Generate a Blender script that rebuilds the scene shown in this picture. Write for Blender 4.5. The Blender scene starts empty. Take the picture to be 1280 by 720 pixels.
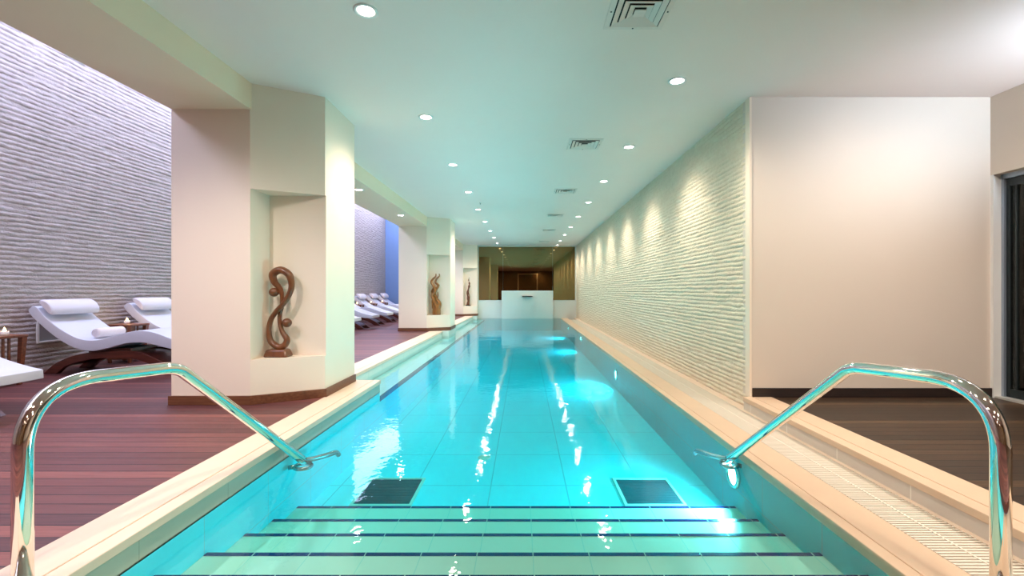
import bpy, bmesh, math, random
from mathutils import Vector, Matrix
random.seed(7)
PI = math.pi
C = bpy.context.scene.collection

# ------------------------------------------------------------------ materials
def new_mat(name):
    m = bpy.data.materials.new(name); m.use_nodes = True
    nt = m.node_tree; nt.nodes.clear()
    out = nt.nodes.new('ShaderNodeOutputMaterial')
    return m, nt, out

def N(nt, typ, **kw):
    n = nt.nodes.new(typ)
    for k, v in kw.items():
        if k == 'op': n.operation = v
        elif isinstance(k, str) and hasattr(n, k): setattr(n, k, v)
    return n

def L(nt, a, b): nt.links.new(a, b)

def math_n(nt, op, a, b=None, c=None):
    n = nt.nodes.new('ShaderNodeMath'); n.operation = op
    for i, v in enumerate((a, b, c)):
        if v is None: continue
        if isinstance(v, (int, float)): n.inputs[i].default_value = v
        else: nt.links.new(v, n.inputs[i])
    return n.outputs[0]

def mix_col(nt, fac, a, b):
    n = nt.nodes.new('ShaderNodeMix'); n.data_type = 'RGBA'
    if isinstance(fac, (int, float)): n.inputs[0].default_value = fac
    else: nt.links.new(fac, n.inputs[0])
    for s, v in ((6, a), (7, b)):
        if isinstance(v, tuple): n.inputs[s].default_value = (*v, 1)
        else: nt.links.new(v, n.inputs[s])
    return n.outputs[2]

def coords(nt):
    t = nt.nodes.new('ShaderNodeNewGeometry')
    s = nt.nodes.new('ShaderNodeSeparateXYZ'); nt.links.new(t.outputs['Position'], s.inputs[0])
    return t.outputs['Position'], s.outputs[0], s.outputs[1], s.outputs[2]

def obj_coords(nt):
    t = nt.nodes.new('ShaderNodeTexCoord')
    return t.outputs['Object']

def line_mask(nt, c, size, off, width):
    v = math_n(nt, 'SUBTRACT', c, off - size * 0.5)
    v = math_n(nt, 'DIVIDE', v, size)
    v = math_n(nt, 'FRACT', v)
    v = math_n(nt, 'SUBTRACT', v, 0.5)
    v = math_n(nt, 'ABSOLUTE', v)
    return math_n(nt, 'LESS_THAN', v, width / size / 2)

def noise(nt, vec, scale, detail=3, rough=0.5):
    n = nt.nodes.new('ShaderNodeTexNoise')
    n.inputs['Scale'].default_value = scale; n.inputs['Detail'].default_value = detail
    n.inputs['Roughness'].default_value = rough
    if vec is not None: nt.links.new(vec, n.inputs['Vector'])
    return n.outputs['Fac']

def stretch(nt, vec, s):
    m = nt.nodes.new('ShaderNodeMapping'); m.inputs['Scale'].default_value = s
    nt.links.new(vec, m.inputs['Vector']); return m.outputs[0]

def bump(nt, h, strength, dist):
    b = nt.nodes.new('ShaderNodeBump'); b.inputs['Strength'].default_value = strength
    b.inputs['Distance'].default_value = dist; nt.links.new(h, b.inputs['Height']); return b.outputs[0]

def princ(nt, out, col, rough=0.5, metal=0.0, normal=None, spec=0.5, coat=0.0):
    p = nt.nodes.new('ShaderNodeBsdfPrincipled')
    if isinstance(col, tuple): p.inputs['Base Color'].default_value = (*col, 1)
    else: nt.links.new(col, p.inputs['Base Color'])
    if isinstance(rough, (int, float)): p.inputs['Roughness'].default_value = rough
    else: nt.links.new(rough, p.inputs['Roughness'])
    p.inputs['Metallic'].default_value = metal
    p.inputs['Specular IOR Level'].default_value = spec
    p.inputs['Coat Weight'].default_value = coat
    if normal is not None: nt.links.new(normal, p.inputs['Normal'])
    nt.links.new(p.outputs[0], out.inputs['Surface'])
    return p

def simple(name, col, rough=0.5, metal=0.0, nscale=None, namt=0.08, bstr=0.0, spec=0.5, coat=0.0):
    m, nt, out = new_mat(name)
    c = col; nrm = None
    if nscale:
        f = noise(nt, obj_coords(nt), nscale)
        c = mix_col(nt, f, tuple(x * (1 - namt) for x in col), tuple(min(1, x * (1 + namt)) for x in col))
        if bstr: nrm = bump(nt, f, bstr, 0.004)
    princ(nt, out, c, rough, metal, nrm, spec, coat)
    return m

def emit(name, col, strength):
    m, nt, out = new_mat(name)
    e = nt.nodes.new('ShaderNodeEmission'); e.inputs[0].default_value = (*col, 1); e.inputs[1].default_value = strength
    nt.links.new(e.outputs[0], out.inputs['Surface']); return m

def wood_deck(name, c1, c2, c3, width, gap=0.008, rough=0.45):
    m, nt, out = new_mat(name)
    pos, x, y, z = coords(nt)
    idx = math_n(nt, 'FLOOR', math_n(nt, 'DIVIDE', y, width))
    wn = nt.nodes.new('ShaderNodeTexWhiteNoise'); wn.noise_dimensions = '1D'; L(nt, idx, wn.inputs['W'])
    r = nt.nodes.new('ShaderNodeValToRGB')
    r.color_ramp.elements[0].color = (*c1, 1); r.color_ramp.elements[1].color = (*c3, 1)
    e = r.color_ramp.elements.new(0.5); e.color = (*c2, 1)
    g = noise(nt, stretch(nt, pos, (2.2, 60, 60)), 1.0, 4, 0.6)
    v = math_n(nt, 'ADD', math_n(nt, 'MULTIPLY', wn.outputs['Value'], 0.6), math_n(nt, 'MULTIPLY', g, 0.8))
    v = math_n(nt, 'SUBTRACT', v, 0.22)
    L(nt, v, r.inputs[0])
    mask = line_mask(nt, y, width, 0.0, gap)
    col = mix_col(nt, mask, r.outputs[0], tuple(q * 0.12 for q in c1))
    h = math_n(nt, 'SUBTRACT', math_n(nt, 'MULTIPLY', g, 0.25), math_n(nt, 'MULTIPLY', mask, 1.0))
    princ(nt, out, col, rough, 0, bump(nt, h, 0.6, 0.004))
    return m

def tiles(name, col, joint, sx=None, sy=None, sz=None, w=0.006, rough=0.25, ox=0, oy=0, oz=0, jitter=0.04, bw=0.3):
    m, nt, out = new_mat(name)
    pos, x, y, z = coords(nt)
    mk = None
    for s, o, a in ((sx, ox, x), (sy, oy, y), (sz, oz, z)):
        if s:
            k = line_mask(nt, a, s, o, w)
            mk = k if mk is None else math_n(nt, 'MAXIMUM', mk, k)
    f = noise(nt, pos, 2.5)
    base = mix_col(nt, f, tuple(c * (1 - jitter) for c in col), tuple(min(1, c * (1 + jitter)) for c in col))
    c = mix_col(nt, mk, base, joint) if mk is not None else base
    nrm = bump(nt, math_n(nt, 'SUBTRACT', 1.0, mk), bw, 0.003) if mk is not None else None
    princ(nt, out, c, rough, 0, nrm)
    return m

def wood(name, c1, c2, rough=0.35, axis=(1, 18, 18), coat=0.2):
    m, nt, out = new_mat(name)
    v = obj_coords(nt)
    f = noise(nt, stretch(nt, v, axis), 3.0, 4, 0.6)
    r = nt.nodes.new('ShaderNodeValToRGB')
    r.color_ramp.elements[0].color = (*c1, 1); r.color_ramp.elements[0].position = 0.3
    r.color_ramp.elements[1].color = (*c2, 1); r.color_ramp.elements[1].position = 0.7
    L(nt, f, r.inputs[0])
    princ(nt, out, r.outputs[0], rough, 0, bump(nt, f, 0.15, 0.002), coat=coat)
    return m

def stone(name, c1, c2, dark):
    m, nt, out = new_mat(name)
    pos, x, y, z = coords(nt)
    f = noise(nt, pos, 14, 5, 0.65)
    g = noise(nt, pos, 1.3, 3)
    h = noise(nt, stretch(nt, pos, (30, 30, 55)), 1.0, 3, 0.7)
    base = mix_col(nt, f, c1, c2)
    k = nt.nodes.new('ShaderNodeValToRGB')
    k.color_ramp.elements[0].position = 0.24; k.color_ramp.elements[0].color = (1, 1, 1, 1)
    k.color_ramp.elements[1].position = 0.34; k.color_ramp.elements[1].color = (0, 0, 0, 1)
    L(nt, math_n(nt, 'ADD', math_n(nt, 'MULTIPLY', h, 0.75), math_n(nt, 'MULTIPLY', g, 0.25)), k.inputs[0])
    col = mix_col(nt, k.outputs[0], base, dark)
    hh = math_n(nt, 'ADD', math_n(nt, 'MULTIPLY', f, 0.5), h)
    princ(nt, out, col, 0.9, 0, bump(nt, hh, 0.9, 0.016), spec=0.2)
    return m

M = {}
M['ceiling'] = simple('ceiling_paint', (0.93, 0.79, 0.73), 0.55, nscale=1.5, namt=0.02)
M['paint'] = simple('cream_paint', (0.86, 0.73, 0.60), 0.6, nscale=2, namt=0.02)
M['beam'] = simple('beam_paint', (0.90, 0.71, 0.52), 0.6, nscale=2, namt=0.02)
M['beige'] = simple('beige_paint', (0.70, 0.60, 0.51), 0.6, nscale=2, namt=0.02)
M['white_paint'] = simple('white_paint', (0.8, 0.79, 0.76), 0.5, nscale=3, namt=0.02)
M['blue_wall'] = simple('blue_lit_paint', (0.20, 0.33, 0.60), 0.6, nscale=2, namt=0.03)  # the blue light falling on this wall is put into its colour
M['stone_r'] = stone('cream_split_stone', (0.70, 0.58, 0.43), (0.90, 0.80, 0.64), (0.26, 0.20, 0.12))
M['stone_l'] = stone('grey_split_stone', (0.38, 0.34, 0.33), (0.62, 0.57, 0.56), (0.08, 0.06, 0.06))
M['deck_l'] = wood_deck('ipe_deck', (0.045, 0.013, 0.016), (0.135, 0.040, 0.038), (0.30, 0.10, 0.08), 0.105)
M['deck_r'] = wood_deck('dark_deck', (0.012, 0.006, 0.0025), (0.042, 0.020, 0.008), (0.125, 0.066, 0.028), 0.10, 0.010)
M['coping'] = simple('peach_stone_coping', (0.68, 0.48, 0.335), 0.45, nscale=5, namt=0.05)
M['coping_pale'] = simple('pale_stone_coping', (0.74, 0.57, 0.44), 0.45, nscale=5, namt=0.05)
M['riser'] = tiles('riser_tile', (0.62, 0.54, 0.48), (0.80, 0.74, 0.66), sy=0.62, w=0.008, oy=0.15, rough=0.3)
M['band'] = tiles('waterline_tile', (0.47, 0.50, 0.42), (0.38, 0.40, 0.33), sy=0.62, w=0.006, oy=0.2, rough=0.2)
M['band_pale'] = tiles('pale_waterline_tile', (0.60, 0.72, 0.66), (0.45, 0.55, 0.5), sy=0.62, w=0.006, oy=0.2, rough=0.2)
AQ = (0.12, 0.86, 0.985)
M['pool_floor'] = tiles('pool_floor_tile', AQ, (0.07, 0.56, 0.68), sx=0.68, sy=0.765, w=0.010, ox=-0.30, oy=4.07, rough=0.3)
M['pool_wall'] = tiles('pool_wall_tile', AQ, (0.30, 0.66, 0.72), sy=0.62, sz=0.31, w=0.005, oz=-0.14, rough=0.3)
M['tread'] = tiles('step_tile', (0.84, 0.76, 0.60), (0.60, 0.66, 0.54), sx=0.31, w=0.005, ox=0.05, rough=0.3)
M['navy'] = tiles('navy_nosing_tile', (0.012, 0.012, 0.11), (0.6, 0.6, 0.55), sx=0.31, w=0.006, ox=0.05, rough=0.2)
M['navy_line'] = tiles('navy_edge_tile', (0.010, 0.014, 0.075), (0.3, 0.35, 0.4), sy=0.31, w=0.005, rough=0.2)
M['shelf'] = tiles('shelf_tile', (0.70, 0.88, 0.88), (0.45, 0.62, 0.64), sy=0.31, sx=0.22, w=0.005, ox=-1.77, rough=0.3)
M['chrome'] = simple('polished_steel', (0.86, 0.82, 0.76), 0.06, 1.0)
M['steel'] = simple('darkened_rail_steel', (0.30, 0.34, 0.36), 0.25, 1.0)  # same steel as the rails, its dark look under water put into the colour
M['dark_steel'] = simple('dark_drain_metal', (0.02, 0.06, 0.075), 0.4)
M['grate'] = simple('white_grate_plastic', (0.80, 0.71, 0.60), 0.45)
M['gutter'] = simple('gutter_channel', (0.16, 0.08, 0.05), 0.7)
M['base_wood'] = wood('baseboard_wood', (0.10, 0.030, 0.012), (0.20, 0.075, 0.03), 0.5, coat=0)
M['dark_base'] = wood('dark_baseboard_wood', (0.012, 0.007, 0.006), (0.03, 0.014, 0.010), 0.5, coat=0)
M['statue'] = wood('carved_wood', (0.09, 0.026, 0.009), (0.21, 0.070, 0.022), 0.3, (6, 6, 1.2))
M['statue_gold'] = wood('honey_carved_wood', (0.15, 0.045, 0.009), (0.40, 0.165, 0.036), 0.28, (6, 6, 1.0))
M['arch_wood'] = wood('mahogany_arch', (0.05, 0.012, 0.008), (0.14, 0.035, 0.02), 0.3)
M['table_wood'] = wood('red_table_wood', (0.14, 0.04, 0.018), (0.27, 0.09, 0.04), 0.35)
M['uphol'] = simple('white_upholstery', (0.62, 0.65, 0.73), 0.55, nscale=60, namt=0.02, bstr=0.05)
M['pillow'] = simple('white_headrest_fabric', (0.74, 0.72, 0.77), 0.6, nscale=60, namt=0.02)
M['towel'] = simple('white_towelling', (0.84, 0.78, 0.76), 0.95, nscale=140, namt=0.06, bstr=0.5)
M['frost'] = simple('frosted_glass', (0.85, 0.78, 0.70), 0.25)
M['flame'] = emit('candle_flame', (1.0, 0.62, 0.25), 30)
M['alu'] = simple('grey_aluminium', (0.33, 0.38, 0.45), 0.35, 0.6)
M['dark_alu'] = simple('dark_aluminium', (0.018, 0.026, 0.028), 0.35, 0.3)
M['alu_pale'] = simple('pale_threshold', (0.7, 0.68, 0.64), 0.35, 0.4)
M['lens'] = emit('lamp_lens', (1.0, 0.95, 0.86), 25)
M['lens_cool'] = emit('cool_lamp_lens', (0.92, 0.96, 1.0), 50)
M['pool_lens'] = emit('pool_lamp_lens', (0.75, 1.0, 1.0), 30)
M['sky'] = emit('skylight_sky', (0.66, 0.69, 1.0), 7.5)
M['trim_white'] = simple('white_trim', (0.85, 0.85, 0.83), 0.4)
M['vent'] = simple('vent_white', (0.84, 0.72, 0.66), 0.4)
M['black'] = simple('duct_shade_black', (0.012, 0.012, 0.012), 0.8)  # black for the shade inside the vents
M['fountain'] = simple('white_fountain_panel', (0.72, 0.74, 0.70), 0.3, nscale=2, namt=0.02)
M['brown_panel'] = wood('brown_door_veneer', (0.16, 0.085, 0.03), (0.24, 0.13, 0.05), 0.4, (14, 14, 1))
M['grey_plate'] = simple('grey_plate', (0.30, 0.30, 0.31), 0.5)

m, nt, out = new_mat('bronze_mirror')
princ(nt, out, (0.24, 0.175, 0.08), 0.015, 1.0); M['mirror'] = m

m, nt, out = new_mat('door_glass')
t = N(nt, 'ShaderNodeBsdfTransparent'); t.inputs[0].default_value = (0.62, 0.66, 0.60, 1)
g = N(nt, 'ShaderNodeBsdfGlossy'); g.inputs['Roughness'].default_value = 0.03; g.inputs[0].default_value = (0.9, 0.92, 0.9, 1)
fr = N(nt, 'ShaderNodeFresnel'); fr.inputs[0].default_value = 1.55
mx = N(nt, 'ShaderNodeMixShader'); L(nt, fr.outputs[0], mx.inputs[0]); L(nt, t.outputs[0], mx.inputs[1]); L(nt, g.outputs[0], mx.inputs[2])
L(nt, mx.outputs[0], out.inputs['Surface']); M['glass'] = m

def water_surface(name, volume, rip=1.0):
    m, nt, out = new_mat(name)
    pos, x, y, z = coords(nt)
    a = noise(nt, stretch(nt, pos, (1.0, 0.8, 1)), 5.0, 2, 0.5)
    b = noise(nt, stretch(nt, pos, (1.0, 1.0, 1)), 1.1, 2, 0.5)
    c = noise(nt, pos, 22.0, 1, 0.5)
    h = math_n(nt, 'ADD', math_n(nt, 'ADD', math_n(nt, 'MULTIPLY', a, 0.10), math_n(nt, 'MULTIPLY', b, 0.5)), math_n(nt, 'MULTIPLY', c, 0.06))
    bn = bump(nt, h, 0.3 * rip, 0.05)
    t = N(nt, 'ShaderNodeBsdfTransparent'); t.inputs[0].default_value = (0.97, 1.0, 1.0, 1)
    g = N(nt, 'ShaderNodeBsdfGlossy'); g.inputs['Roughness'].default_value = 0.02
    L(nt, bn, g.inputs['Normal'])
    fr = N(nt, 'ShaderNodeFresnel'); fr.inputs[0].default_value = 1.33; L(nt, bn, fr.inputs['Normal'])
    mx = N(nt, 'ShaderNodeMixShader'); L(nt, fr.outputs[0], mx.inputs[0]); L(nt, t.outputs[0], mx.inputs[1]); L(nt, g.outputs[0], mx.inputs[2])
    L(nt, mx.outputs[0], out.inputs['Surface'])
    if volume:
        v = N(nt, 'ShaderNodeVolumeAbsorption'); v.inputs['Color'].default_value = volume[0]; v.inputs['Density'].default_value = volume[1]
        L(nt, v.outputs[0], out.inputs['Volume'])
    return m
M['water'] = water_surface('pool_water', ((0.0, 0.95, 0.978, 1), 1.3))
M['fall'] = water_surface('falling_water', None, 3.0)

# ------------------------------------------------------------------ mesh helpers
class MB:
    def __init__(s): s.bm = bmesh.new()
    def box(s, x0, x1, y0, y1, z0, z1, mi=0):
        v = [s.bm.verts.new(p) for p in ((x0,y0,z0),(x1,y0,z0),(x1,y1,z0),(x0,y1,z0),(x0,y0,z1),(x1,y0,z1),(x1,y1,z1),(x0,y1,z1))]
        for f in ((3,2,1,0),(4,5,6,7),(0,1,5,4),(1,2,6,5),(2,3,7,6),(3,0,4,7)):
            fc = s.bm.faces.new([v[i] for i in f]); fc.material_index = mi
        return s
    def prism(s, pts, z0, z1, mi=0):
        lo = [s.bm.verts.new((x, y, z0)) for x, y in pts]; hi = [s.bm.verts.new((x, y, z1)) for x, y in pts]
        n = len(pts)
        fs = [s.bm.faces.new(hi), s.bm.faces.new(lo[::-1])]
        for i in range(n): fs.append(s.bm.faces.new((lo[i], lo[(i+1) % n], hi[(i+1) % n], hi[i])))
        for f in fs: f.material_index = mi
        return s
    def quad(s, pts, mi=0):
        f = s.bm.faces.new([s.bm.verts.new(p) for p in pts]); f.material_index = mi; return s
    def strip_y(s, upper, lower, y0, y1):
        """closed profile (upper, lower point lists in x,z) extruded along y"""
        n = len(upper); R = []
        for y in (y0, y1):
            R.append(([s.bm.verts.new((x, y, z)) for x, z in upper], [s.bm.verts.new((x, y, z)) for x, z in lower]))
        (u0, l0), (u1, l1) = R
        for i in range(n - 1):
            s.bm.faces.new((u0[i], u0[i+1], u1[i+1], u1[i]))
            s.bm.faces.new((l0[i+1], l0[i], l1[i], l1[i+1]))
            s.bm.faces.new((u0[i+1], u0[i], l0[i], l0[i+1]))
            s.bm.faces.new((u1[i], u1[i+1], l1[i+1], l1[i]))
        s.bm.faces.new((u0[0], u1[0], l1[0], l0[0])); s.bm.faces.new((u1[-1], u0[-1], l0[-1], l1[-1]))
        return s
    def tube(s, path, rad, seg=20, closed=False, flat=1.0, flat_axis=None):
        P = [Vector(p) for p in path]; n = len(P)
        rr = rad if isinstance(rad, (list, tuple)) else [rad] * n
        T = []
        for i in range(n):
            a = P[(i-1) % n] if (closed or i > 0) else P[i]; b = P[(i+1) % n] if (closed or i < n-1) else P[i]
            T.append((b - a).normalized())
        if flat_axis is not None: ref = Vector(flat_axis)
        else:
            ref = Vector((0, 0, 1)) if abs(T[0].z) < 0.9 else Vector((1, 0, 0))
        nrm = (ref - T[0] * ref.dot(T[0])).normalized(); rings = []
        for i in range(n):
            if flat_axis is not None: nrm = Vector(flat_axis)
            nrm = (nrm - T[i] * nrm.dot(T[i])).normalized()
            bi = T[i].cross(nrm)
            rings.append([s.bm.verts.new(P[i] + rr[i] * (math.cos(2*PI*k/seg) * nrm * flat + math.sin(2*PI*k/seg) * bi)) for k in range(seg)])
        m_ = n if closed else n - 1
        for i in range(m_):
            a, b = rings[i], rings[(i+1) % n]
            for k in range(seg): s.bm.faces.new((a[k], a[(k+1) % seg], b[(k+1) % seg], b[k])).smooth = True
        if not closed:
            s.bm.faces.new(rings[0][::-1]); s.bm.faces.new(rings[-1])
        return s
    def lathe(s, prof, origin=(0,0,0), axis='Z', seg=32):
        o = Vector(origin); rings = []
        for r, h in prof:
            ring = []
            for k in range(seg):
                a = 2*PI*k/seg; c, d = r*math.cos(a), r*math.sin(a)
                p = {'Z': (c, d, h), 'X': (h, c, d), 'Y': (d, h, c)}[axis]
                ring.append(s.bm.verts.new(o + Vector(p)))
            rings.append(ring)
        for i in range(len(rings)-1):
            a, b = rings[i], rings[i+1]
            for k in range(seg): s.bm.faces.new((a[k], a[(k+1) % seg], b[(k+1) % seg], b[k])).smooth = True
        if prof[0][0] > 1e-5: s.bm.faces.new(rings[0][::-1])
        if prof[-1][0] > 1e-5: s.bm.faces.new(rings[-1])
        return s
    def ball(s, c, r, scale=(1,1,1), seg=24):
        mat = Matrix.Translation(c) @ Matrix.Diagonal((*scale, 1))
        res = bmesh.ops.create_uvsphere(s.bm, u_segments=seg, v_segments=seg//2, radius=r, matrix=mat)
        for v in res['verts']:
            for f in v.link_faces: f.smooth = True
        return s
    def build(s, name, mat, parent=None, bevel=0.0, seg=2, smooth=False, doubles=False):
        if doubles: bmesh.ops.remove_doubles(s.bm, verts=s.bm.verts, dist=1e-5)
        bmesh.ops.recalc_face_normals(s.bm, faces=s.bm.faces)
        me = bpy.data.meshes.new(name); s.bm.to_mesh(me); s.bm.free()
        for mm in (mat if isinstance(mat, (list, tuple)) else [mat]): me.materials.append(mm)
        if smooth:
            for p in me.polygons: p.use_smooth = True
        o = bpy.data.objects.new(name, me); C.objects.link(o)
        if bevel:
            b = o.modifiers.new('bevel', 'BEVEL'); b.width = bevel; b.segments = seg; b.limit_method = 'ANGLE'; b.angle_limit = math.radians(40)
            b.harden_normals = False
        if parent is not None: o.parent = parent
        return o

def tag(o, label, cat=None, group=None, kind=None):
    o['label'] = label
    if cat: o['category'] = cat
    if group: o['group'] = group
    if kind: o['kind'] = kind
    return o
def struct(o, label, cat): return tag(o, label, cat, None, 'structure')
def thing(name, label, cat, loc=(0,0,0), group=None):
    o = bpy.data.objects.new(name, None); C.objects.link(o); o.location = loc
    o.empty_display_size = 0.1
    return tag(o, label, cat, group)
def copy_tree(o, loc, label=None, group=None):
    c = o.copy(); C.objects.link(c); c.location = loc
    if label: c['label'] = label
    if group: c['group'] = group
    for ch in o.children:
        d = ch.copy(); C.objects.link(d); d.parent = c
        for g_ in ch.children:
            e = g_.copy(); C.objects.link(e); e.parent = d
    return c

def catmull(pts, n=8, closed=False):
    P = [Vector(p) for p in pts]; m_ = len(P); res = []
    rng = range(m_) if closed else range(m_-1)
    for i in rng:
        if closed: p0, p1, p2, p3 = P[(i-1) % m_], P[i], P[(i+1) % m_], P[(i+2) % m_]
        else:
            p0 = P[i-1] if i > 0 else P[i]*2 - P[i+1]; p1, p2 = P[i], P[i+1]
            p3 = P[i+2] if i+2 < m_ else P[i+1]*2 - P[i]
        for k in range(n):
            t = k/n
            res.append(0.5*((2*p1) + (-p0+p2)*t + (2*p0-5*p1+4*p2-p3)*t*t + (-p0+3*p1-3*p2+p3)*t**3))
    if not closed: res.append(P[-1])
    return res

def spot(name, loc, target, power, angle, blend, col, radius, parent):
    ld = bpy.data.lights.new(name, 'SPOT'); ld.energy = power; ld.spot_size = math.radians(angle); ld.spot_blend = blend
    ld.color = col; ld.shadow_soft_size = radius
    o = bpy.data.objects.new(name, ld); C.objects.link(o)
    o.location = loc
    d = Vector(target)
    o.rotation_euler = d.to_track_quat('-Z', 'Y').to_euler()
    o.parent = parent
    return o

# ------------------------------------------------------------------ dimensions (metres); camera at the origin, 1.1 above the deck
CAMZ = 1.10; ZC = 3.10; WZ = -0.14
PXL, PXR = -1.77, 1.65          # pool side walls
FAR = 20.0; BACK = -6.0; NEARP = 1.45
FLZ = -0.67
XW = -6.6                       # grey stone wall of the lounge
FARL = 21.3

# ------------------------------------------------------------------ floors
struct(MB().box(XW - .1, -2.055, BACK, 5.5, -0.12, 0).box(XW - .1, -2.55, 5.5, FARL, -0.12, 0)
       .box(-2.06, 2.27, BACK, NEARP - 0.3, -0.12, 0)
       .build('floor_left', M['deck_l']), 'red-brown timber boards of the lounge deck left of the pool', 'floor')
struct(MB().box(2.55, 4.95, BACK, 4.64, -0.12, 0).box(2.26, 2.56, BACK, NEARP - .3, -.12, 0).build('floor_right', M['deck_r']),
       'dark brown timber boards in front of the plain beige wall', 'floor')

# ------------------------------------------------------------------ ceiling, walls
struct(MB().box(-2.64, 4.96, BACK - .1, FAR + .2, ZC, ZC + 0.15).build('ceiling', M['ceiling']), 'smooth pale ceiling over the pool', 'ceiling')
struct(MB().box(-3.40, -2.63, BACK - .1, FARL, 2.85, 5.05).build('beam', M['beam']), 'long cream ceiling beam resting on the niche pillars', 'beam')

def ribbed(name, x, face, y0, y1, z0, z1, ch, step, depth, mat, label):
    """stacked split-face courses: a rounded rib for every course, each brick set at its own depth"""
    bm = bmesh.new()
    nc = int(math.ceil((z1 - z0) / ch)); ny = int((y1 - y0) / step) + 1
    prof = ((0.0, 0.0), (0.16, 0.82), (0.5, 1.0), (0.84, 0.85))
    rnd = random.Random(11)
    rows = []
    for c in range(nc):
        ds = []; zs = []; d = 0; left = 0; zo = 0
        for j in range(ny):
            if left <= 0:
                left = rnd.choice((2, 3, 3, 4, 5)); d = rnd.uniform(0.45, 1.0)
                zo = rnd.uniform(-.11, .11) * ch
                if rnd.random() < 0.03: d = 0.1
            left -= 1
            ds.append(max(.05, d + rnd.uniform(-0.22, 0.22))); zs.append(zo)
        for t, k in prof:
            zz = min(z1, z0 + (c + t) * ch)
            rows.append([bm.verts.new((x + face * depth * k * ds[j], y0 + (y1 - y0) * j / (ny - 1), zz + ((rnd.uniform(-.09, .09) * ch + zs[j]) if c < nc - 1 else 0))) for j in range(ny)])
    rows.append([bm.verts.new((x, y0 + (y1 - y0) * j / (ny - 1), z1)) for j in range(ny)])
    for i in range(len(rows) - 1):
        a, b = rows[i], rows[i + 1]
        for j in range(ny - 1):
            q = (a[j], a[j+1], b[j+1], b[j]) if face < 0 else (a[j+1], a[j], b[j], b[j+1])
            bm.faces.new(q)
    # body behind the ribs
    xb = x - face * 0.12
    v = [bm.verts.new(p) for p in ((x, y0, z0), (xb, y0, z0), (xb, y0, z1), (x, y0, z1), (x, y1, z0), (xb, y1, z0), (xb, y1, z1), (x, y1, z1))]
    for f in ((0,1,2,3), (1,5,6,2), (5,4,7,6)): bm.faces.new([v[i] for i in f])
    me = bpy.data.meshes.new(name); bm.to_mesh(me); bm.free(); me.materials.append(mat)
    for p in me.polygons: p.use_smooth = True
    o = bpy.data.objects.new(name, me); C.objects.link(o)
    return struct(o, label, 'wall')

ribbed('wall_right', 2.345, -1, 4.70, FAR, -0.13, ZC, 0.05, 0.05, 0.016, M['stone_r'], 'long cream wall of ribbed split stone along the right of the pool')
ribbed('wall_left', XW, 1, -1.0, FARL, 0.0, 5.0, 0.062, 0.06, 0.015, M['stone_l'], 'tall grey wall of ribbed split stone behind the loungers')
struct(MB().box(2.335, 5.0, 4.63, 4.78, -0.13, ZC).build('wall_end', M['beige']), 'plain beige wall at the right, facing the steps', 'wall')
struct(MB().box(2.326, 2.348, 4.62, 4.71, 0.0, ZC).build('trim_1', M['paint']), 'narrow white corner bead between stone wall and beige wall', 'trim')
struct(MB().box(2.36, 4.87, 4.612, 4.63, 0.0, 0.095).build('baseboard_right', M['dark_base'], bevel=0.003), 'near-black baseboard along the plain beige wall', 'baseboard')
struct(MB().box(4.82, 5.0, BACK, 4.63, 2.29, ZC).box(4.82, 5.0, BACK, 0.6, 0, 2.29).build('wall_side', M['beige']), 'beige wall above the glazed door at the right edge', 'wall')
struct(MB().box(XW - .15, -2.63, FARL, FARL + .1, 0, 5.05).build('wall_lounge_far', M['blue_wall']), 'blue-lit end wall of the lounge beyond the far loungers', 'wall')
struct(MB().box(XW - .15, 5.0, BACK - .1, BACK, 0, 5.05).build('wall_back', M['brown_panel']), 'beige wall across the near end, seen in the mirror', 'wall')
struct(MB().box(XW - .15, XW - .01, BACK, -1.0, 0, 5.05).build('wall_lounge_near', M['beige']), 'plain wall continuing the grey stone wall', 'wall')
# door on the back wall (seen in the mirror)
dr = MB().box(-.55, 1.3, BACK, BACK + .05, 0, 2.75).build('door_2', M['brown_panel'])
struct(dr, 'tall brown door at the near end, seen in the mirror', 'door')
MB().box(-.65, -.55, BACK, BACK + .08, 0, 2.85).box(1.3, 1.4, BACK, BACK + .08, 0, 2.85).box(-.55, 1.3, BACK, BACK + .08, 2.75, 2.85).build('door_frame', M['beam'], dr)

# far wall: low tiled wall and the mirror over it
struct(MB().box(-2.6, 2.36, FAR, FAR + .2, -.8, ZC).build('wall_far', M['fountain']), 'white end wall of the pool under the mirror', 'wall')
for xa, xb, lab in ((-2.02, -.94, 'left pane of the dark bronze mirror on the end wall'), (-.935, 1.275, 'wide middle pane of the bronze mirror above the fountain panel'),
                    (1.28, 2.27, 'right pane of the dark bronze mirror beside the stone wall')):
    o = MB().box(xa, xb, FAR - .012, FAR - .002, 0.68, 3.055).build('wall_mirror', M['mirror'])
    tag(o, lab, 'mirror', 'bronze mirror panes on the end wall')
fp = thing('fountain_panel', 'white upright fountain panel with a dark spout at the pool end', 'fountain', (0.15, FAR - .1, -.67))
MB().box(-1.14, 1.14, -.12, .08, 0, 1.77).build('panel', M['fountain'], fp, bevel=0.006)
MB().box(-.22, .22, -.30, -.11, 1.50, 1.535).build('spout', M['dark_alu'], fp, bevel=0.004)
MB().box(-.26, .26, -.20, -.115, 1.535, 1.565).build('spout_cover', M['trim_white'], fp, bevel=0.004)
wf = MB()
for k in range(14):
    t0, t1 = k/14, (k+1)/14
    for t in (t0,):
        za, zb = 1.50 - 1.0*t0*(0.985), 1.50 - 1.0*t1*(0.985)
        wa, wb = .20 + .10*t0, .20 + .10*t1
        ya, yb = -.30 - .12*math.sqrt(t0), -.30 - .12*math.sqrt(t1)
        wf.quad(((-wa, ya, za), (wa, ya, za), (wb, yb, zb), (-wb, yb, zb)))
fall = wf.build('waterfall', M['fall'], None, smooth=True, doubles=True)
fall.location = (0.15, FAR - .1, -.67 + .03)
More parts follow.
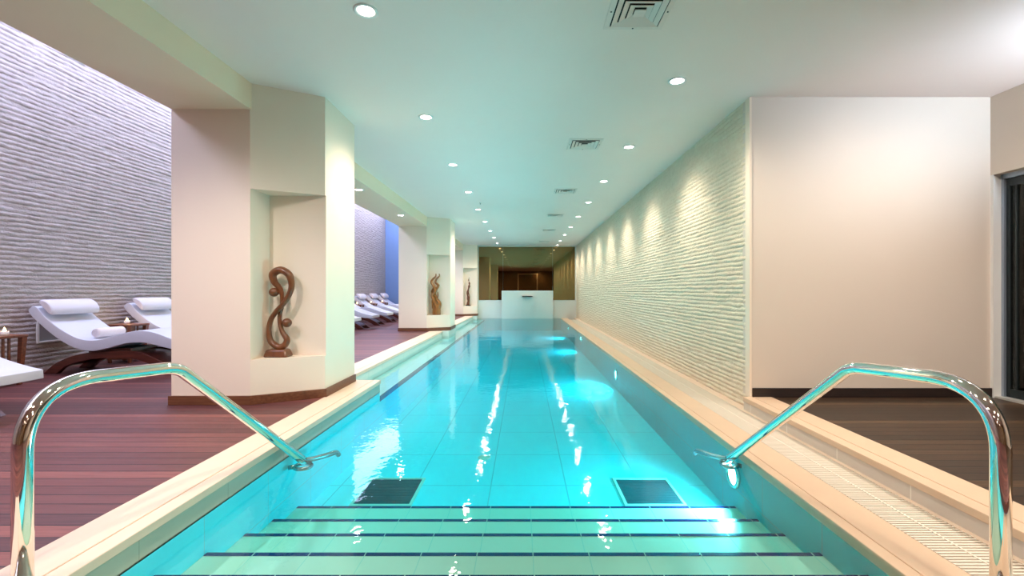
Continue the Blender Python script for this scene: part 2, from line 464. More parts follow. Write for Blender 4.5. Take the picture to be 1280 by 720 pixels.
tag(fall, 'thin fan of water falling from the dark spout', 'water', kind='stuff')

# lounge ceiling with its daylight strip
struct(MB().box(XW - .15, -3.39, BACK, FARL, 5.0, 5.1).build('ceiling_lounge', M['ceiling']), 'high ceiling above the lounge', 'ceiling')
sk = MB().box(-6.45, -5.0, -3.0, FARL - .3, 4.965, 4.99).build('skylight', M['sky'])
struct(sk, 'long daylight strip in the high lounge ceiling', 'skylight')

# ------------------------------------------------------------------ pillars
def pillar(y, ylen, label, ped):
    b = MB()
    x0, xa, xb = -3.40, -2.64, -2.055
    ya, yn, ye = y, y + 0.33, y + ylen
    b.box(x0, xa, ya, ye, 0, 2.85)
    b.box(xa, xb, yn, ye, 0, ZC)
    for z0, z1 in ((0, 0.43), (2.085, ZC)):
        b.prism(((xa, ya), (xb, yn - 0.02), (xb, yn), (xa, yn)), z0, z1)
    o = b.build('pillar', M['paint']); struct(o, label, 'pillar')
    t = 0.02
    bb = MB()
    bb.prism(((x0 - t, ya - t), (xa + .004, ya - t), (xb + t, yn - .02 - t + .008), (xb + t, ye), (xb, ye), (xb, yn - .02), (xa, ya), (x0, ya), (x0, ye), (x0 - t, ye)), 0, 0.088)
    bb.build('baseboard', M['base_wood'], o, bevel=0.003)
    if ped:
        struct(MB().box(-2.60, xb + .015, y - .02, ye, -0.68, -0.002).build('pedestal', M['band_pale']), 'tiled pool pier under the ' + ped, 'pier')
    return o
pillar(4.32, 1.11, 'nearest cream pillar, its niche holding the looped wooden sculpture', None)
pillar(12.15, 1.2, 'second cream pillar, its niche holding the golden flame carving', 'second pillar')
pillar(19.38, .62, 'farthest cream pillar against the mirror, slim carving in its niche', 'farthest pillar')

# ------------------------------------------------------------------ pool shell
b = MB()
b.quad(((PXL, 1.0, FLZ), (PXR, 1.0, FLZ), (PXR, FAR, FLZ), (PXL, FAR, FLZ)))
struct(b.build('pool_floor', M['pool_floor']), 'aqua tiled floor of the swimming pool', 'pool floor')
b = MB()
b.box(PXL - .1, PXL, NEARP, 5.5, -.9, WZ - .0); b.box(PXL - .1, PXL - .002, 5.5, FAR, -.9, -.225)
b.box(PXR, PXR + .1, NEARP, FAR, -.9, -.16)
struct(b.build('pool_wall', M['pool_wall']), 'aqua tiled side walls of the swimming pool under water', 'pool wall')
# waterline bands of the left side
struct(MB().box(-2.0, PXL, NEARP, 5.5, WZ - .01, -0.045).build('trim_2', M['band']), 'grey-green waterline tiles under the near left coping', 'trim')
struct(MB().box(-2.5, -2.22, 5.45, FAR, -.5, -0.04).build('trim_3', M['band_pale']), 'pale waterline tiles behind the overflow shelf', 'trim')
# overflow shelf with its navy edge
sh = MB().box(-2.24, PXL - .0, 5.5, FAR, -.26, -.212).build('trim_4', M['shelf'])
struct(sh, 'pale tiled overflow shelf just under water along the left', 'shelf')
struct(MB().box(PXL - .022, PXL + .004, 5.5, FAR, -.262, -.208).build('trim_5', M['navy_line']), 'thin navy tile line on the edge of the overflow shelf', 'trim')
# copings, each with a groove before its nose
def coping(name, xa, xb, nose, y0, y1, zt, th, mat, label, yjoint=None):
    lo, hi = (xa, xb)
    g = 0.007
    b = MB()
    if nose > 0: parts = ((lo, hi - nose - g), (hi - nose, hi)); gr = (hi - nose - g - .002, hi - nose + .002)
    else: parts = ((lo - nose + g, hi), (lo, lo - nose)); gr = (lo - nose - .002, lo - nose + g + .002)
    for p, q in parts: b.box(p, q, y0, y1, zt - th, zt)
    b.box(gr[0], gr[1], y0 + .003, y1 - .003, zt - th, zt - .005)
    return struct(b.build(name, mat, bevel=0.004), label, 'coping')
coping('trim_6', -2.06, -1.755, 0.09, NEARP - .3, 5.5, 0.004, .045, M['coping_pale'], 'pale stone coping between the near deck and the water, left')
coping('trim_7', -2.555, -2.21, 0.09, 5.43, 12.14, 0.004, .045, M['coping_pale'], 'pale stone coping between the first and second pillar')
coping('trim_8', -2.555, -2.21, 0.09, 13.3, 19.37, 0.004, .045, M['coping_pale'], 'pale stone coping between the second and last pillar')
coping('trim_9', PXR - .004, 1.93, -0.07, NEARP - .3, FAR, WZ + .012, .06, M['coping'], 'peach stone coping level with the water on the right')
coping('trim_10', 2.262, 2.552, -0.09, NEARP - .3, 4.63, 0.004, .045, M['coping'], 'peach stone coping along the dark deck on the right')
struct(MB().box(2.27, 2.5, NEARP - .3, 4.63, -.2, -0.04).build('trim_11', M['riser']), 'beige tiled upstand between gutter grate and dark deck', 'trim')
struct(MB().box(2.238, 2.345, NEARP - .3, FAR, -.2, WZ + .014).build('trim_12', M['coping_pale'], bevel=.003), 'narrow stone ledge between gutter grate and stone wall', 'trim')
struct(MB().box(1.925, 2.245, NEARP - .3, FAR, -.3, -.19).build('gutter_channel', M['gutter']), 'dark gutter under the white grate', 'gutter')
struct(MB().box(PXL - .1, PXR + .1, NEARP - .3, NEARP, -.9, -.13).build('pool_end', M['pool_wall']), 'near end wall of the pool', 'pool wall')

# gutter grates: modules of slats on a middle rod
gy0, gl = NEARP - .3, 1.985
ng = int((FAR - gy0) / gl)
def grate_mesh():
    b = MB(); n = int(gl / 0.0225); p = gl / n
    for i in range(n):
        b.box(1.932, 2.236, i*p, i*p + p*.52, WZ - .016, WZ + .012)
    return b
g0 = None
lab_g = ['nearest module of the white slatted gutter grate', 'white gutter grate module beside the right handrail foot']
for i in range(ng):
    if g0 is None:
        g0 = thing('gutter_grate', 'nearest module of the white slatted gutter grate beside the steps', 'grate', (0, gy0, 0), 'white gutter grates along the stone wall')
        grate_mesh().build('slat', M['grate'], g0)
        MB().box(2.078, 2.088, 0.002, gl - .012, WZ - .02, WZ + .014).box(1.945, 1.955, 0, gl - .01, WZ - .05, WZ - .016).box(2.213, 2.223, 0, gl - .01, WZ - .05, WZ - .016).build('rod', M['grate'], g0)
    else:
        nm = ['', 'second', 'third', 'fourth', 'fifth', 'sixth', 'seventh', 'eighth', 'ninth', 'tenth'][i]
        copy_tree(g0, (0, gy0 + i*gl, 0), f'white slatted gutter grate, {nm} module from the near end of the pool')

# steps
edges = [(2.147, -.265), (2.50, -.364), (2.85, -.447), (3.166, -.517), (3.508, -.59)]
prev = NEARP
names = ['highest pool step, nearest, pale green tile with navy edge', 'second pool step from the top with navy edge', 'middle pool step, third from the top, with navy edge',
         'fourth pool step from the top with navy edge', 'lowest pool step beside the dark floor drains']
for (ye, z), lab in zip(edges, names):
    s = MB().box(PXL + .001, PXR - .001, prev, ye - .012, FLZ, z).build('pool_step', M['tread']); struct(s, lab, 'step')
    MB().box(PXL + .002, PXR - .002, ye - .03, ye, z - .028, z + .003).build('nosing', M['navy'], s)
    prev = ye - .012

# floor drains
for xc, lab in ((-1.18, 'square dark drain grate left on the pool floor below the steps'), (1.085, 'square dark drain grate right on the pool floor below the steps')):
    d = thing('floor_drain', lab, 'drain', (xc, 3.94, FLZ), 'square pool floor drains')
    MB().box(-.255, -.232, -.27, .27, 0, .012).box(.232, .255, -.27, .27, 0, .012).box(-.232, .232, .247, .27, 0, .012).box(-.232, .232, -.27, -.247, 0, .012).build('frame', M['grate'], d)
    b = MB().box(-.232, .232, -.247, .247, 0, .004)
    for i in range(22): b.box(-.23, .23, -.244 + i*.0222, -.244 + i*.0222 + .014, .003, .009)
    b.build('grate', M['dark_steel'], d)
o = MB().lathe(((0.001, .012), (.03, .012), (.045, .004), (.06, .008), (.07, 0.0)), (-.42, 4.75, FLZ)).build('inlet_cap', M['grate'])
tag(o, 'small round white inlet cap on the pool floor beyond the left drain', 'inlet')

# water body
w = MB().box(-2.30, PXR + .0, NEARP - .05, FAR - .0, -.95, WZ).build('water', M['water'])
struct(w, 'clear turquoise water filling the pool', 'water')

# pool lamps under water
lampdir = [('right', 1, 3.52, -.345), ('right', 1, 8.0, -.40), ('right', 1, 12.9, -.28), ('right', 1, 16.6, -.28)]
labs = ['round underwater lamp on the right pool wall beside the handrail end', 'round underwater lamp on the right pool wall, second from the steps',
        'round underwater lamp on the right pool wall, third from the steps', 'round underwater lamp on the right pool wall, nearest the fountain']
for (sd, s, y, z), lab in zip(lampdir, labs):
    x = PXR if s > 0 else PXL
    o = thing('pool_lamp', lab, 'pool lamp', (x, y, z), 'round lamps in the pool walls')
    MB().lathe(((.105, 0), (.105, -.012*s), (.095, -.022*s), (.078, -.022*s), (.075, -.006*s), (.075, 0)), (0, 0, 0), 'X').build('ring', M['chrome'], o)
    MB().lathe(((.001, -.014*s), (.05, -.012*s), (.076, -.004*s)), (0, 0, 0), 'X').build('lens', M['pool_lens'], o)
    spot('pool_lamp_light', (-.05*s, 0, .01), (-s, 0.10, -.06), 185 if y < 9 else 100, 165, 0.5, (0.60, 0.92, 1.0), 0.06, o)

# ------------------------------------------------------------------ handrails
def handrail(sx, label):
    P0 = Vector((-1.835, 1.64)); P1 = Vector((-1.66, 3.32))
    if sx > 0: P0 = Vector((1.745, 1.64)); P1 = Vector((1.555, 3.35))
    zb = 0.004 if sx < 0 else WZ + .012
    def at(t, z): q = P0.lerp(P1, t); return Vector((q.x, q.y, z))
    pts = [at(0, zb), at(0, .50)]
    # rounded shoulder between post and top rail
    ctl = [at(0, .50), at(0.0, .745), at(.145, .737)]
    def bez(c, n): return [(c[0]*(1-t)**2 + c[1]*2*t*(1-t) + c[2]*t*t) for t in [i/n for i in range(1, n+1)]]
    pts += bez(ctl, 14)
    k = [at(.335, .716), at(.373, .712), at(.40, .685)]
    pts.append(k[0]); pts += bez(k, 8)
    foot_t = 1.0
    # straight slope from the knee to just under the water, then a short turned end
    knee = at(.373, .712); end = at(1.0, WZ)
    dirv = (end - knee).normalized()
    pts.append(end + dirv * .02)
    pts.append(end + dirv * .07)
    r = 0.030
    h = thing('handrail', label, 'handrail', (0, 0, 0), 'polished steel handrails of the pool steps')
    MB().tube(pts, r, 28).build('tube', M['chrome'], h, smooth=False)
    # base collar of the post
    MB().lathe(((.070, 0), (.070, .004), (.05, .007), (.036, .008)), (P0.x, P0.y, zb)).build('base_collar', M['chrome'], h)
    # wet end: curved bracket under water running to the side wall and forward
    e = end + dirv * .05
    s = sx
    xw = PXR if sx > 0 else PXL
    brk = catmull([e + Vector((0, 0, 0)), e + Vector((-s*.05, .06, -.012)), e + Vector((-s*.11, .16, -.02)), e + Vector((-s*.145, .24, -.028)), e + Vector((-s*.155, .27, -.06))], 6)
    MB().tube(brk, .019, 14).build('hooked_end', M['steel'], h)
    ring = [e + Vector((.058*math.cos(a) - s*.0, .058*math.sin(a)*1.0 , -.045)) for a in [2*PI*i/24 for i in range(24)]]
    MB().tube(ring, .014, 12, closed=True).build('end_ring', M['steel'], h)
    arm = [e + Vector((s*.05, 0, -.045)), Vector((xw - s*.012, e.y - .02, e.z - .05))]
    MB().tube(arm, .016, 12).build('wall_bracket', M['steel'], h)
    return h
handrail(-1, 'polished steel handrail on the left coping beside the red-brown deck')
handrail(1, 'polished steel handrail on the right, standing beside the gutter grate')

# ------------------------------------------------------------------ door at the right edge
d = MB().box(4.90, 4.99, 4.575, 4.622, 0, 2.29).box(4.90, 4.99, 0.6, 4.575, 2.24, 2.29).box(4.90, 4.99, .6, .64, 0, 2.24).build('door_1', M['alu'], bevel=.003)
struct(d, 'glazed sliding door with dark frame at the right edge', 'door')
MB().box(4.925, 4.97, 4.54, 4.575, 0.02, 2.24).box(4.925, 4.97, .64, 4.54, 0.02, .105).box(4.925, 4.97, .64, 4.54, 2.16, 2.24).box(4.925, 4.97, 4.477, 4.495, .105, 2.16)\
    .box(4.925, 4.97, 2.5, 2.58, .105, 2.16).box(4.925, 4.97, .64, .72, .105, 2.16).build('sash', M['dark_alu'], d, bevel=.003)
MB().box(4.94, 4.95, .72, 2.5, .105, 2.16).box(4.94, 4.95, 2.58, 4.477, .105, 2.16).box(4.94, 4.95, 4.495, 4.54, .105, 2.16).build('glass_pane', M['glass'], d)
MB().box(4.83, 4.93, .64, 4.62, -.005, .018).build('threshold', M['alu_pale'], d)
struct(MB().box(4.82, 4.90, 4.60, 4.632, 0, 2.29).build('trim_13', M['white_paint']), 'white door reveal at the end of the beige wall', 'trim')
struct(MB().box(6.2, 6.3, -1, 6, -.1, 3.1).box(4.95, 6.2, -1, 6, -.12, -.02).box(4.99, 6.2, 4.63, 4.73, -.02, 3.1).box(4.99, 6.2, -1, 6, 3.1, 3.2).build('wall_outside', M['grey_plate']), 'grey passage behind the glazed door', 'wall')

# ------------------------------------------------------------------ ceiling fittings
def downlight(cool=False):
    o = thing('downlight', '', 'downlight', (0, 0, 0))
    MB().lathe(((.085, 0), (.085, -.006), (.072, -.010), (.060, -.004), (.058, .0))).build('trim_ring', M['trim_white'], o)
    MB().lathe(((.001, -.004), (.04, -.0035), (.058, -.002))).build('lens', M['lens_cool'] if cool else M['lens'], o)
    return o
LP = dict(poolr=(85, 84, 1.0, (1.0, 0.89, 0.74)), pooll=(110, 90, 1.0, (1.0, 0.87, 0.70)), entry=(180, 120, 0.9, (1.0, 0.88, 0.77)), passage=(60, 120, 1.0, (0.9, 1.0, .85)), soffit=(110, 100, 0.8, (1.0, 0.95, 0.93)), nearsoffit=(120, 110, .9, (1.0, .90, .86)))
TILT = dict(poolr=(.55,0,-1), pooll=(-.55,0,-1), entry=(-.1,.6,-1), soffit=(0,0,-1), passage=(0.2,.3,-1), nearsoffit=(0,.5,-1))
ords = ['nearest', 'second', 'third', 'fourth', 'fifth', 'sixth', 'seventh', 'eighth', 'ninth', 'tenth']
def put_lights(xs, ys, z, kind, row, group, proto):
    vis = 0
    for y in ys:
        o = copy_tree(proto, (xs, y, z))
        if y > 2.9:
            o['label'] = f'round recessed downlight in the {row}, {ords[vis]} along it' if vis else f'round recessed downlight in the {row}, nearest of all'
            o['group'] = group; vis += 1
        else:
            o['label'] = 'round recessed downlight outside the picture, continuing a row or added for brightness'; o['group'] = 'downlights outside the picture'
        p, a, bl, col = LP[kind]
        spot('downlight_beam', (0, 0, -.03), TILT[kind], p, a, bl, col, .05, o)
        spot('downlight_spill', (0, 0, -.035), (0, 0, -1), p * (.6 if kind in ('poolr', 'pooll') else .15), 172, 1.0, col, .06, o)
pd = downlight(); pc = downlight(True)
put_lights(-1.13, [3.2 + 1.96*k for k in range(-4, 9)], ZC, 'pooll', 'left ceiling row over the pool', 'left row of pool downlights', pd)
put_lights(1.46, [4.27 + 1.96*k for k in range(-5, 8)] + [19.62], ZC, 'poolr', 'right ceiling row beside the stone wall', 'right row of pool downlights', pd)
put_lights(3.7, [2.7, .4, -1.9], ZC, 'entry', '', '', pd)  # added lamps out of view, to brighten the plain beige wall
put_lights(5.6, [2.8], ZC, 'passage', '', '', pd)  # added unseen lamp that lightens the passage behind the door glass
put_lights(-2.86, [-.3, 2.4], 2.85, 'nearsoffit', 'beam', 'beam downlights', pc)  # added lamps out of view, to brighten the front of the nearest pillar
put_lights(-2.86, [7.76, 10.39, 15.6, 18.2], 2.85, 'soffit', 'underside of the beam', 'beam downlights', pc)  # last two are hidden by the second pillar, put in for their light
for p_ in (pd, pc):
    for ch in list(p_.children): bpy.data.objects.remove(ch)
    bpy.data.objects.remove(p_)

def vent(loc, label):
    o = thing('ceiling_vent', label, 'ceiling vent', loc, 'square ceiling vents in a row')
    def ring(b, r0, r1, za, zb):
        # sloping square ring from half-size r0 (height za) to r1 (height zb)
        A = [(-r0,-r0,za),(r0,-r0,za),(r0,r0,za),(-r0,r0,za)]; B = [(-r1,-r1,zb),(r1,-r1,zb),(r1,r1,zb),(-r1,r1,zb)]
        va = [b.bm.verts.new(p) for p in A]; vb = [b.bm.verts.new(p) for p in B]
        va2 = [b.bm.verts.new((p[0], p[1], p[2]+.004)) for p in A]; vb2 = [b.bm.verts.new((p[0], p[1], p[2]+.004)) for p in B]
        for i in range(4):
            j = (i+1) % 4
            b.bm.faces.new((va[i], va[j], vb[j], vb[i])); b.bm.faces.new((va2[j], va2[i], vb2[i], vb2[j]))
            b.bm.faces.new((va[j], va[i], va2[i], va2[j])); b.bm.faces.new((vb[i], vb[j], vb2[j], vb2[i]))
    b = MB(); ring(b, .222, .182, -.006, -.010); ring(b, .222, .2225, -.006, 0.0); b.build('frame', M['vent'], o)
    b = MB().box(-.184, .184, -.184, .184, -.0025, -.0005); b.build('duct_shade_plate', M['black'], o)  # flat black plate stands in for the shade behind the louvers
    b = MB()
    for r in (.172, .125, .080): ring(b, r, r - .038, -.016, -.004)
    b.build('louver', M['vent'], o)
    b = MB(); ring(b, .040, .002, -.020, -.012); b.box(-.04, .04, -.04, .04, -.021, -.018); b.build('core', M['vent'], o)
    for q in ((-.202, 0), (.202, 0), (0, -.202), (0, .202)):
        MB().lathe(((.001, -.0125), (.006, -.0115), (.006, -.008)), (q[0], q[1], 0), seg=10).build('screw', M['dark_alu'], o)
for y, lab in ((3.20, 'largest square ceiling vent, cut by the top edge of the photo'), (6.11, 'second square ceiling vent beyond the one at the top edge'),
               (9.0, 'third square ceiling vent along the pool ceiling'), (11.9, 'fourth square ceiling vent along the pool ceiling'),
               (14.8, 'fifth square ceiling vent, far along the pool ceiling'), (18.2, 'farthest square ceiling vent, just before the mirror')):
    vent((.825, y, ZC), lab)
o = MB().lathe(((.03, 0), (.03, -.006), (.014, -.012), (.012, -.03), (.022, -.034), (.022, -.038), (.001, -.04)), (-.99, 10.2, ZC)).build('ceiling_sprinkler', M['chrome'])
tag(o, 'small chrome sprinkler head between two left-row downlights', 'sprinkler')

# added sconce, out of the picture, to brighten the ceiling by the door
s = thing('added_uplight', 'unseen half-round wall lamp added above the glazed door, washing the ceiling', 'wall lamp', (4.82, 2.5, 2.4))
MB().prism([(-.0, -.12)] + [(-.11*math.sin(PI*i/12), -.12*math.cos(PI*i/12)) for i in range(1, 12)] + [(0, .12)], 0, .12).build('shade', M['trim_white'], s)
MB().prism([(-.01, -.09)] + [(-.01-.08*math.sin(PI*i/12), -.09*math.cos(PI*i/12)) for i in range(1, 12)] + [(-.01, .09)], .118, .124).build('lens', M['lens_cool'], s)
spot('uplight_beam', (-.06, 0, .16), (-.30, .8, .6), 340, 135, 1.0, (0.66, 0.83, 1.0), .08, s)

# ------------------------------------------------------------------ sculptures
# looped double figure
sc_ = 4.55/560/5.144
def zp(x, y, dy=0): return Vector(((x - 200)*sc_, dy, (648 - y)*sc_))
loop = [(200,585,0),(150,548,0),(138,480,0),(155,412,-.01),(190,362,-.02),(238,308,-.02),(272,250,-.01),(284,190,0),(268,125,0),(215,93,0),(166,118,0),(170,168,.01),(204,215,.02),(216,268,.02),(214,325,.02),(203,375,.02),(206,432,.01),(226,490,0),(254,538,0),(238,575,0)]
path = catmull([zp(*p) for p in loop], 7, True)
sculpt = thing('wood_sculpture', 'looped abstract wooden figure with two knobs in the nearest niche', 'sculpture', (-2.485, 4.535, .432), 'carved sculptures in the pillar niches')
nn = len(path); rads = []
base_r = [22,20,17,17,16,16,18,20,24,26,26,22,16,14,14,14,14,16,20,22]
for i in range(nn):
    a = i/7; k = int(a) % 20; f = a - int(a)
    rads.append((base_r[k]*(1-f) + base_r[(k+1) % 20]*f)*sc_*.92)
MB().tube(path, rads, 16, closed=True, flat=1.15, flat_axis=(0,1,0)).build('figure', M['statue'], sculpt)
for bx, bz in ((171, 235), (254, 431)):
    MB().ball(zp(bx, bz, 0), 29*sc_, (1.05, 1.0, 1.0)).build('knob', M['statue'], sculpt)
b = MB()
lo = [(-80,-34),(74,-34),(78,34),(-78,34)]; hi = [(-64,-26),(60,-26),(62,26),(-62,26)]
vl = [b.bm.verts.new((x*sc_, y*sc_*1.3, 0)) for x, y in lo]; vh = [b.bm.verts.new((x*sc_, y*sc_*1.3, .078)) for x, y in hi]
b.bm.faces.new(vl[::-1]); b.bm.faces.new(vh)
for i in range(4): b.bm.faces.new((vl[i], vl[(i+1) % 4], vh[(i+1) % 4], vh[i]))
b.build('base', M['statue'], sculpt, bevel=.018, seg=3)

# golden flame carving: wavy tongues growing from a block
fl = thing('flame_sculpture', 'golden flame-shaped wood carving of wavy tongues in the second niche', 'sculpture', (-2.42, 12.37, .432), 'carved sculptures in the pillar niches')
px = 12.4/560/8.0
def fp_(x, y, dy): return Vector(((x - 197)*px, dy, (583 - y)*px))
tong = [([(205,520),(178,440),(160,395),(185,345),(175,300),(150,262),(162,230),(192,200),(196,172)], -.03, 15),
        ([(225,520),(232,470),(200,420),(180,372),(196,330),(218,290),(190,258),(200,222),(226,198),(226,172)], .0, 14),
        ([(165,520),(160,450),(168,400),(150,350),(168,310),(150,280)], .035, 13),
        ([(220,520),(226,470),(204,430),(216,395),(214,352)], -.04, 10)]
for pts, dy, w0 in tong:
    P = catmull([fp_(x, y, dy) for x, y in pts], 8)
    n = len(P)
    MB().tube(P, [w0*px*(1.15 - .8*(i/(n-1))**1.6) for i in range(n)], 14, flat=1.3, flat_axis=(0,1,0)).build('flame_tongue', M['statue_gold'], fl)
b = MB()
prof = [(.118,0),(.125,.02),(.125,.12),(.118,.2),(.10,.26),(.07,.30)]
b.lathe(prof, (.005, 0, 0), seg=20)
ob = b.build('base', M['statue_gold'], fl); ob.scale = (.92, .75, 1.0)

# slim carving
sl = thing('slim_carving', 'slim reddish wavy wood carving on a dark foot in the farthest niche', 'sculpture', (-2.445, 19.60, .432), 'carved sculptures in the pillar niches')
px3 = 19.6/560/8.0
P = catmull([Vector(((x - 527)*px3, 0, (490 - y)*px3)) for x, y in ((524,480),(530,430),(522,370),(536,300),(540,270),(533,235),(537,205))], 8)
n = len(P)
MB().tube(P, [px3*(12.5*(1 - .86*(i/(n-1))**1.5) + (2.5*math.sin(i*.8) if 4 < i < n-6 else 0)) for i in range(n)], 14, flat=.8, flat_axis=(0,1,0)).build('figure', M['statue'], sl)
P2 = catmull([Vector(((x - 527)*px3, -.04, (490 - y)*px3)) for x, y in ((534,480),(542,400),(530,340),(540,300))], 6)
n = len(P2)
MB().tube(P2, [px3*6*(1 - .75*i/(n-1)) for i in range(n)], 10).build('figure_branch', M['statue'], sl)
MB().box(-.10, .10, -.075, .075, 0, .045).build('base', M['dark_base'], sl, bevel=.008)

# ------------------------------------------------------------------ loungers
X0 = -6.48
up = [(-6.43,.895),(-6.372,.885),(-6.247,.745),(-6.06,.600),(-5.876,.497),(-5.745,.458),(-5.589,.455),(-5.38,.506),(-5.17,.558),(-5.014,.578),(-4.83,.552),(-4.60,.470),(-4.42,.418),(-4.31,.395)]
lw = [(-6.477,.850),(-6.43,.765),(-6.194,.55),(-5.98,.403),(-5.8,.328),(-5.615,.312),(-5.432,.348),(-5.30,.385),(-5.17,.414),(-4.96,.418),(-4.753,.372),(-4.60,.335),(-4.42,.317),(-4.305,.312)]
U = [(p.x - X0, p.z) for p in catmull([(x, 0, z) for x, z in up], 5)]
Lw = [(p.x - X0, p.z) for p in catmull([(x, 0, z) for x, z in lw], 5)]
WID = 0.67
def make_lounger(label, loc):
    t = thing('lounger', label, 'lounger', loc, 'white wave loungers along the grey stone wall')
    MB().strip_y(U, Lw, 0, WID).build('mattress', M['uphol'], t, bevel=.035, seg=4, smooth=True)
    # headrest roll lying on the head slope
    c = Vector((-6.295 - X0, .845)); a = Vector((.62, -.70)).normalized(); nrm = Vector((.74, .67)).normalized()
    n = 26; top = []
    b = MB(); rings = []
    for y in (0.0, .02, WID - .02, WID):
        k = .86 if y in (0.0, WID) else 1.0
        ring = []
        for i in range(n):
            th = 2*PI*i/n
            u_, v_ = .125*k*math.cos(th), (.075 if math.sin(th) > 0 else .012)*k*math.sin(th)
            q = c + a*u_ + nrm*(v_ + .045)
            ring.append(b.bm.verts.new((q.x, y, q.y)))
        rings.append(ring)
    for i in range(3):
        for k in range(n): b.bm.faces.new((rings[i][k], rings[i][(k+1) % n], rings[i+1][(k+1) % n], rings[i+1][k])).smooth = True
    b.bm.faces.new(rings[0]); b.bm.faces.new(rings[-1][::-1])
    b.build('headrest', M['pillow'], t, bevel=.012, seg=2)
    # arched wooden base: two arches joined by a curved board
    A = catmull([(-6.36,0,0.0),(-6.20,0,.135),(-5.98,0,.232),(-5.70,0,.288),(-5.42,0,.305),(-5.10,0,.292),(-4.92,0,.225),(-4.72,0,.125),(-4.55,0,0.0)], 5)
    Bq = catmull([(-6.18,0,0.0),(-6.08,0,.085),(-5.92,0,.150),(-5.68,0,.196),(-5.42,0,.208),(-5.16,0,.196),(-4.98,0,.140),(-4.84,0,.070),(-4.74,0,0.0)], 5)
    ua = [(p.x - X0, p.z) for p in A]; lb = [(p.x - X0, p.z) for p in Bq]
    for y0, y1 in ((.07, .13), (WID - .13, WID - .07)):
        MB().strip_y(ua, lb, y0, y1).build('base_arch', M['arch_wood'], t, bevel=.006)
    mid_u = [(u_[0], u_[1]*.93) for u_ in ua][4:-4]; mid_l = [(u_[0], u_[1]*.93 - .03) for u_ in ua][4:-4]
    MB().strip_y(mid_u, mid_l, .13, WID - .13).build('base_board', M['arch_wood'], t)
    # pad between arch and mattress
    MB().box(-5.80 - X0, -5.24 - X0, .12, WID - .12, .27, .33).build('saddle', M['arch_wood'], t)
    return t
lo0 = make_lounger('nearest white lounger, only its foot end in view at the left edge', (X0, 3.35, 0))
copy_tree(lo0, (X0, 5.85, 0), 'white wave lounger holding a rolled towel, left of the nearest pillar')
copy_tree(lo0, (X0, 7.25, 0), 'white wave lounger half hidden by the nearest pillar, behind the one with the towel')
far_l = [(11.2, 'white lounger whose foot just shows past the right edge of the nearest pillar'), (12.7, 'white lounger with the second foot end right of the nearest pillar'),
         (14.1, 'white lounger whose foot reaches the left edge of the second pillar'), (15.5, 'white lounger between the pillars with head and foot both hidden'),
         (16.92, 'white lounger with the leftmost headrest of the far three'), (18.32, 'white lounger with the middle headrest of the far three'), (19.75, 'farthest white lounger, right of the far three headrests')]
for y, lab in far_l: copy_tree(lo0, (X0, y, 0), lab)

# rolled towel
b = MB(); prof = [(.001, 0), (.048, .0), (.058, .006), (.062, .02), (.063, .2), (.062, .38), (.058, .394), (.048, .40), (.001, .40)]
b.lathe(prof, (0, 0, 0), 'Y', 28)
tw = b.build('towel', M['towel']); tw.location = (-5.73, 5.99, .533)
tag(tw, 'rolled white towel lying on the lounger left of the nearest pillar', 'towel')
sp = [Vector((.0, -.003, .0)) + Vector((math.cos(t_)*.0030*t_*1.0, 0, math.sin(t_)*.0030*t_)) for t_ in [i*.35 for i in range(50)]]
MB().tube(sp, .0035, 6).build('rolled_edge', M['pillow'], tw)

# side tables with candles
def make_table(label, loc):
    t = thing('side_table', label, 'side table', loc, 'red wood side tables between the loungers')
    MB().box(-.21, .21, -.17, .17, .555, .585).build('table_top', M['table_wood'], t, bevel=.006)
    for sx_ in (-1, 1):
        for sy_ in (-1, 1):
            b = MB()
            def sq(cx, cy, hw, z): return [b.bm.verts.new((cx + a_*hw, cy + c_*hw, z)) for a_, c_ in ((-1,-1),(1,-1),(1,1),(-1,1))]
            vl = sq(sx_*.150, sy_*.125, .018, 0); vh = sq(sx_*.175, sy_*.138, .028, .556)
            b.bm.faces.new(vl[::-1]); b.bm.faces.new(vh)
            for i in range(4): b.bm.faces.new((vl[i], vl[(i+1) % 4], vh[(i+1) % 4], vh[i]))
            b.build('leg', M['table_wood'], t, bevel=.004)
    MB().box(-.15, .15, -.125, .125, .05, .075).build('lower_shelf', M['table_wood'], t, bevel=.004)
    for yy in (-.045, .015):
        MB().box(.135, .150, yy, yy + .022, .074, .556).build('strut', M['table_wood'], t)
    return t
def make_candle(label, loc):
    t = thing('candle', label, 'candle', loc, 'lit candles on the side tables')
    MB().lathe(((.032, 0), (.036, .004), (.038, .05), (.035, .05), (.033, .012), (.001, .012))).build('glass_holder', M['frost'], t)
    MB().lathe(((.001, .012), (.031, .012), (.031, .034), (.001, .036))).build('wax', M['pillow'], t)
    MB().lathe(((.001, .036), (.012, .046), (.014, .058), (.008, .078), (.001, .095)), seg=14).build('flame', M['flame'], t)
    return t
t0_ = make_table('red wood side table at the left edge, beside the nearest lounger', (-6.07, 5.13, 0))
c0_ = make_candle('lit candle on the side table at the left edge', (-5.95, 5.13, .585))
ld = bpy.data.lights.new('candle_glow', 'POINT'); ld.energy = 1.2; ld.color = (1, .6, .3); ld.shadow_soft_size = .02
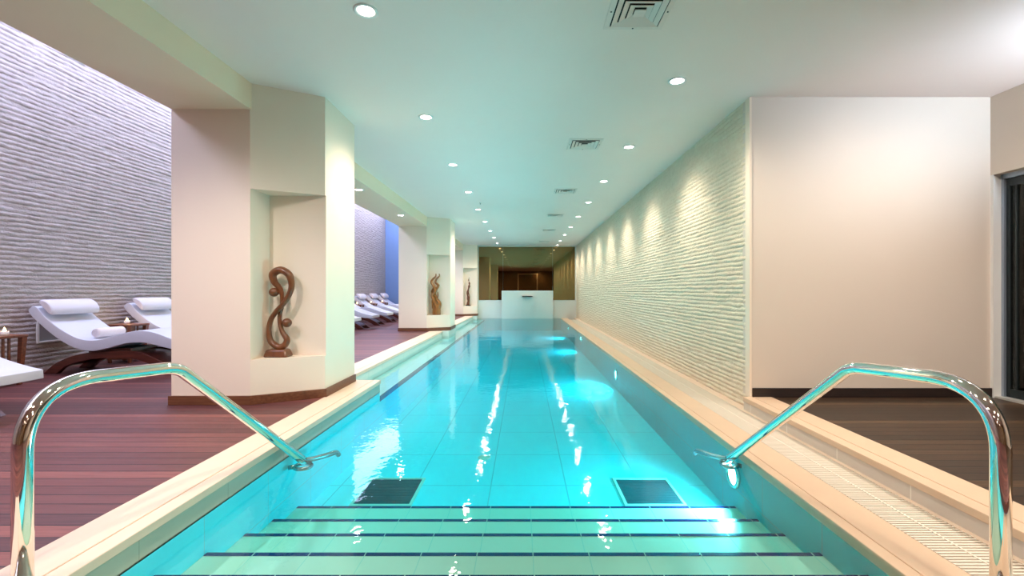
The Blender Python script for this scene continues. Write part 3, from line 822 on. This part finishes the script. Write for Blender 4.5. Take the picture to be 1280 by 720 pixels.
for y, lt, lc in ((6.94, 'red wood side table behind the lounger with the towel', 'lit candle on the table behind the towel lounger'),
                  (16.52, 'side table left of the leftmost far headrest', 'lit candle before the leftmost far headrest'),
                  (18.0, 'side table between the left and middle far headrests', 'lit candle between the left and middle far headrests'),
                  (19.43, 'side table between the middle and right far headrests', 'lit candle between the middle and right far headrests')):
    copy_tree(t0_, (-6.15, y, 0), lt); copy_tree(c0_, (-6.15, y, .585), lc)
for y in (5.25, 6.94, 16.52, 18.0, 19.43):
    lo_ = bpy.data.objects.new('candle_glow', ld); C.objects.link(lo_); lo_.location = (-6.14, y, .70)

# recessed wall box behind the towel lounger
bx = thing('wall_box', 'white-framed grey recessed box low on the grey stone wall', 'wall box', (XW + .018, 6.28, .53))
MB().box(0, .025, -.24, .24, .12, .145).box(0, .025, -.24, .24, -.145, -.12).box(0, .025, -.24, -.215, -.12, .12).box(0, .025, .215, .24, -.12, .12).build('frame', M['white_paint'], bx, bevel=.003)
MB().box(0, .010, -.216, .216, -.121, .121).build('plate', M['grey_plate'], bx)
MB().box(.008, .016, -.05, .10, 0.0, .09).build('socket_cover', M['dark_alu'], bx)

# ------------------------------------------------------------------ camera, world, view
cam = bpy.data.cameras.new('camera'); co = bpy.data.objects.new('camera', cam); C.objects.link(co)
co.location = (0, 0, CAMZ); co.rotation_euler = (PI/2, 0, 0)
cam.sensor_width = 36; cam.sensor_fit = 'HORIZONTAL'; cam.lens = 560/1280*36
cam.shift_x = -15/1280; cam.shift_y = 3.3/1280; cam.clip_start = 0.05
bpy.context.scene.camera = co
wd = bpy.data.worlds.new('world'); bpy.context.scene.world = wd; wd.use_nodes = True
wd.node_tree.nodes['Background'].inputs[0].default_value = (0.6, 0.7, 1.0, 1); wd.node_tree.nodes['Background'].inputs[1].default_value = 0.3
vs = bpy.context.scene.view_settings
vs.view_transform = 'Standard'; vs.look = 'None'; vs.gamma = 1.0; vs.exposure = 0.1; vs.use_curve_mapping = False
cy = bpy.context.scene.cycles
cy.max_bounces = 8; cy.diffuse_bounces = 4; cy.glossy_bounces = 4; cy.transparent_max_bounces = 12
cy.sample_clamp_indirect = 6.0; cy.caustics_reflective = False; cy.caustics_refractive = False
cy.use_denoising = True
cy.use_adaptive_sampling = True; cy.adaptive_threshold = 0.03
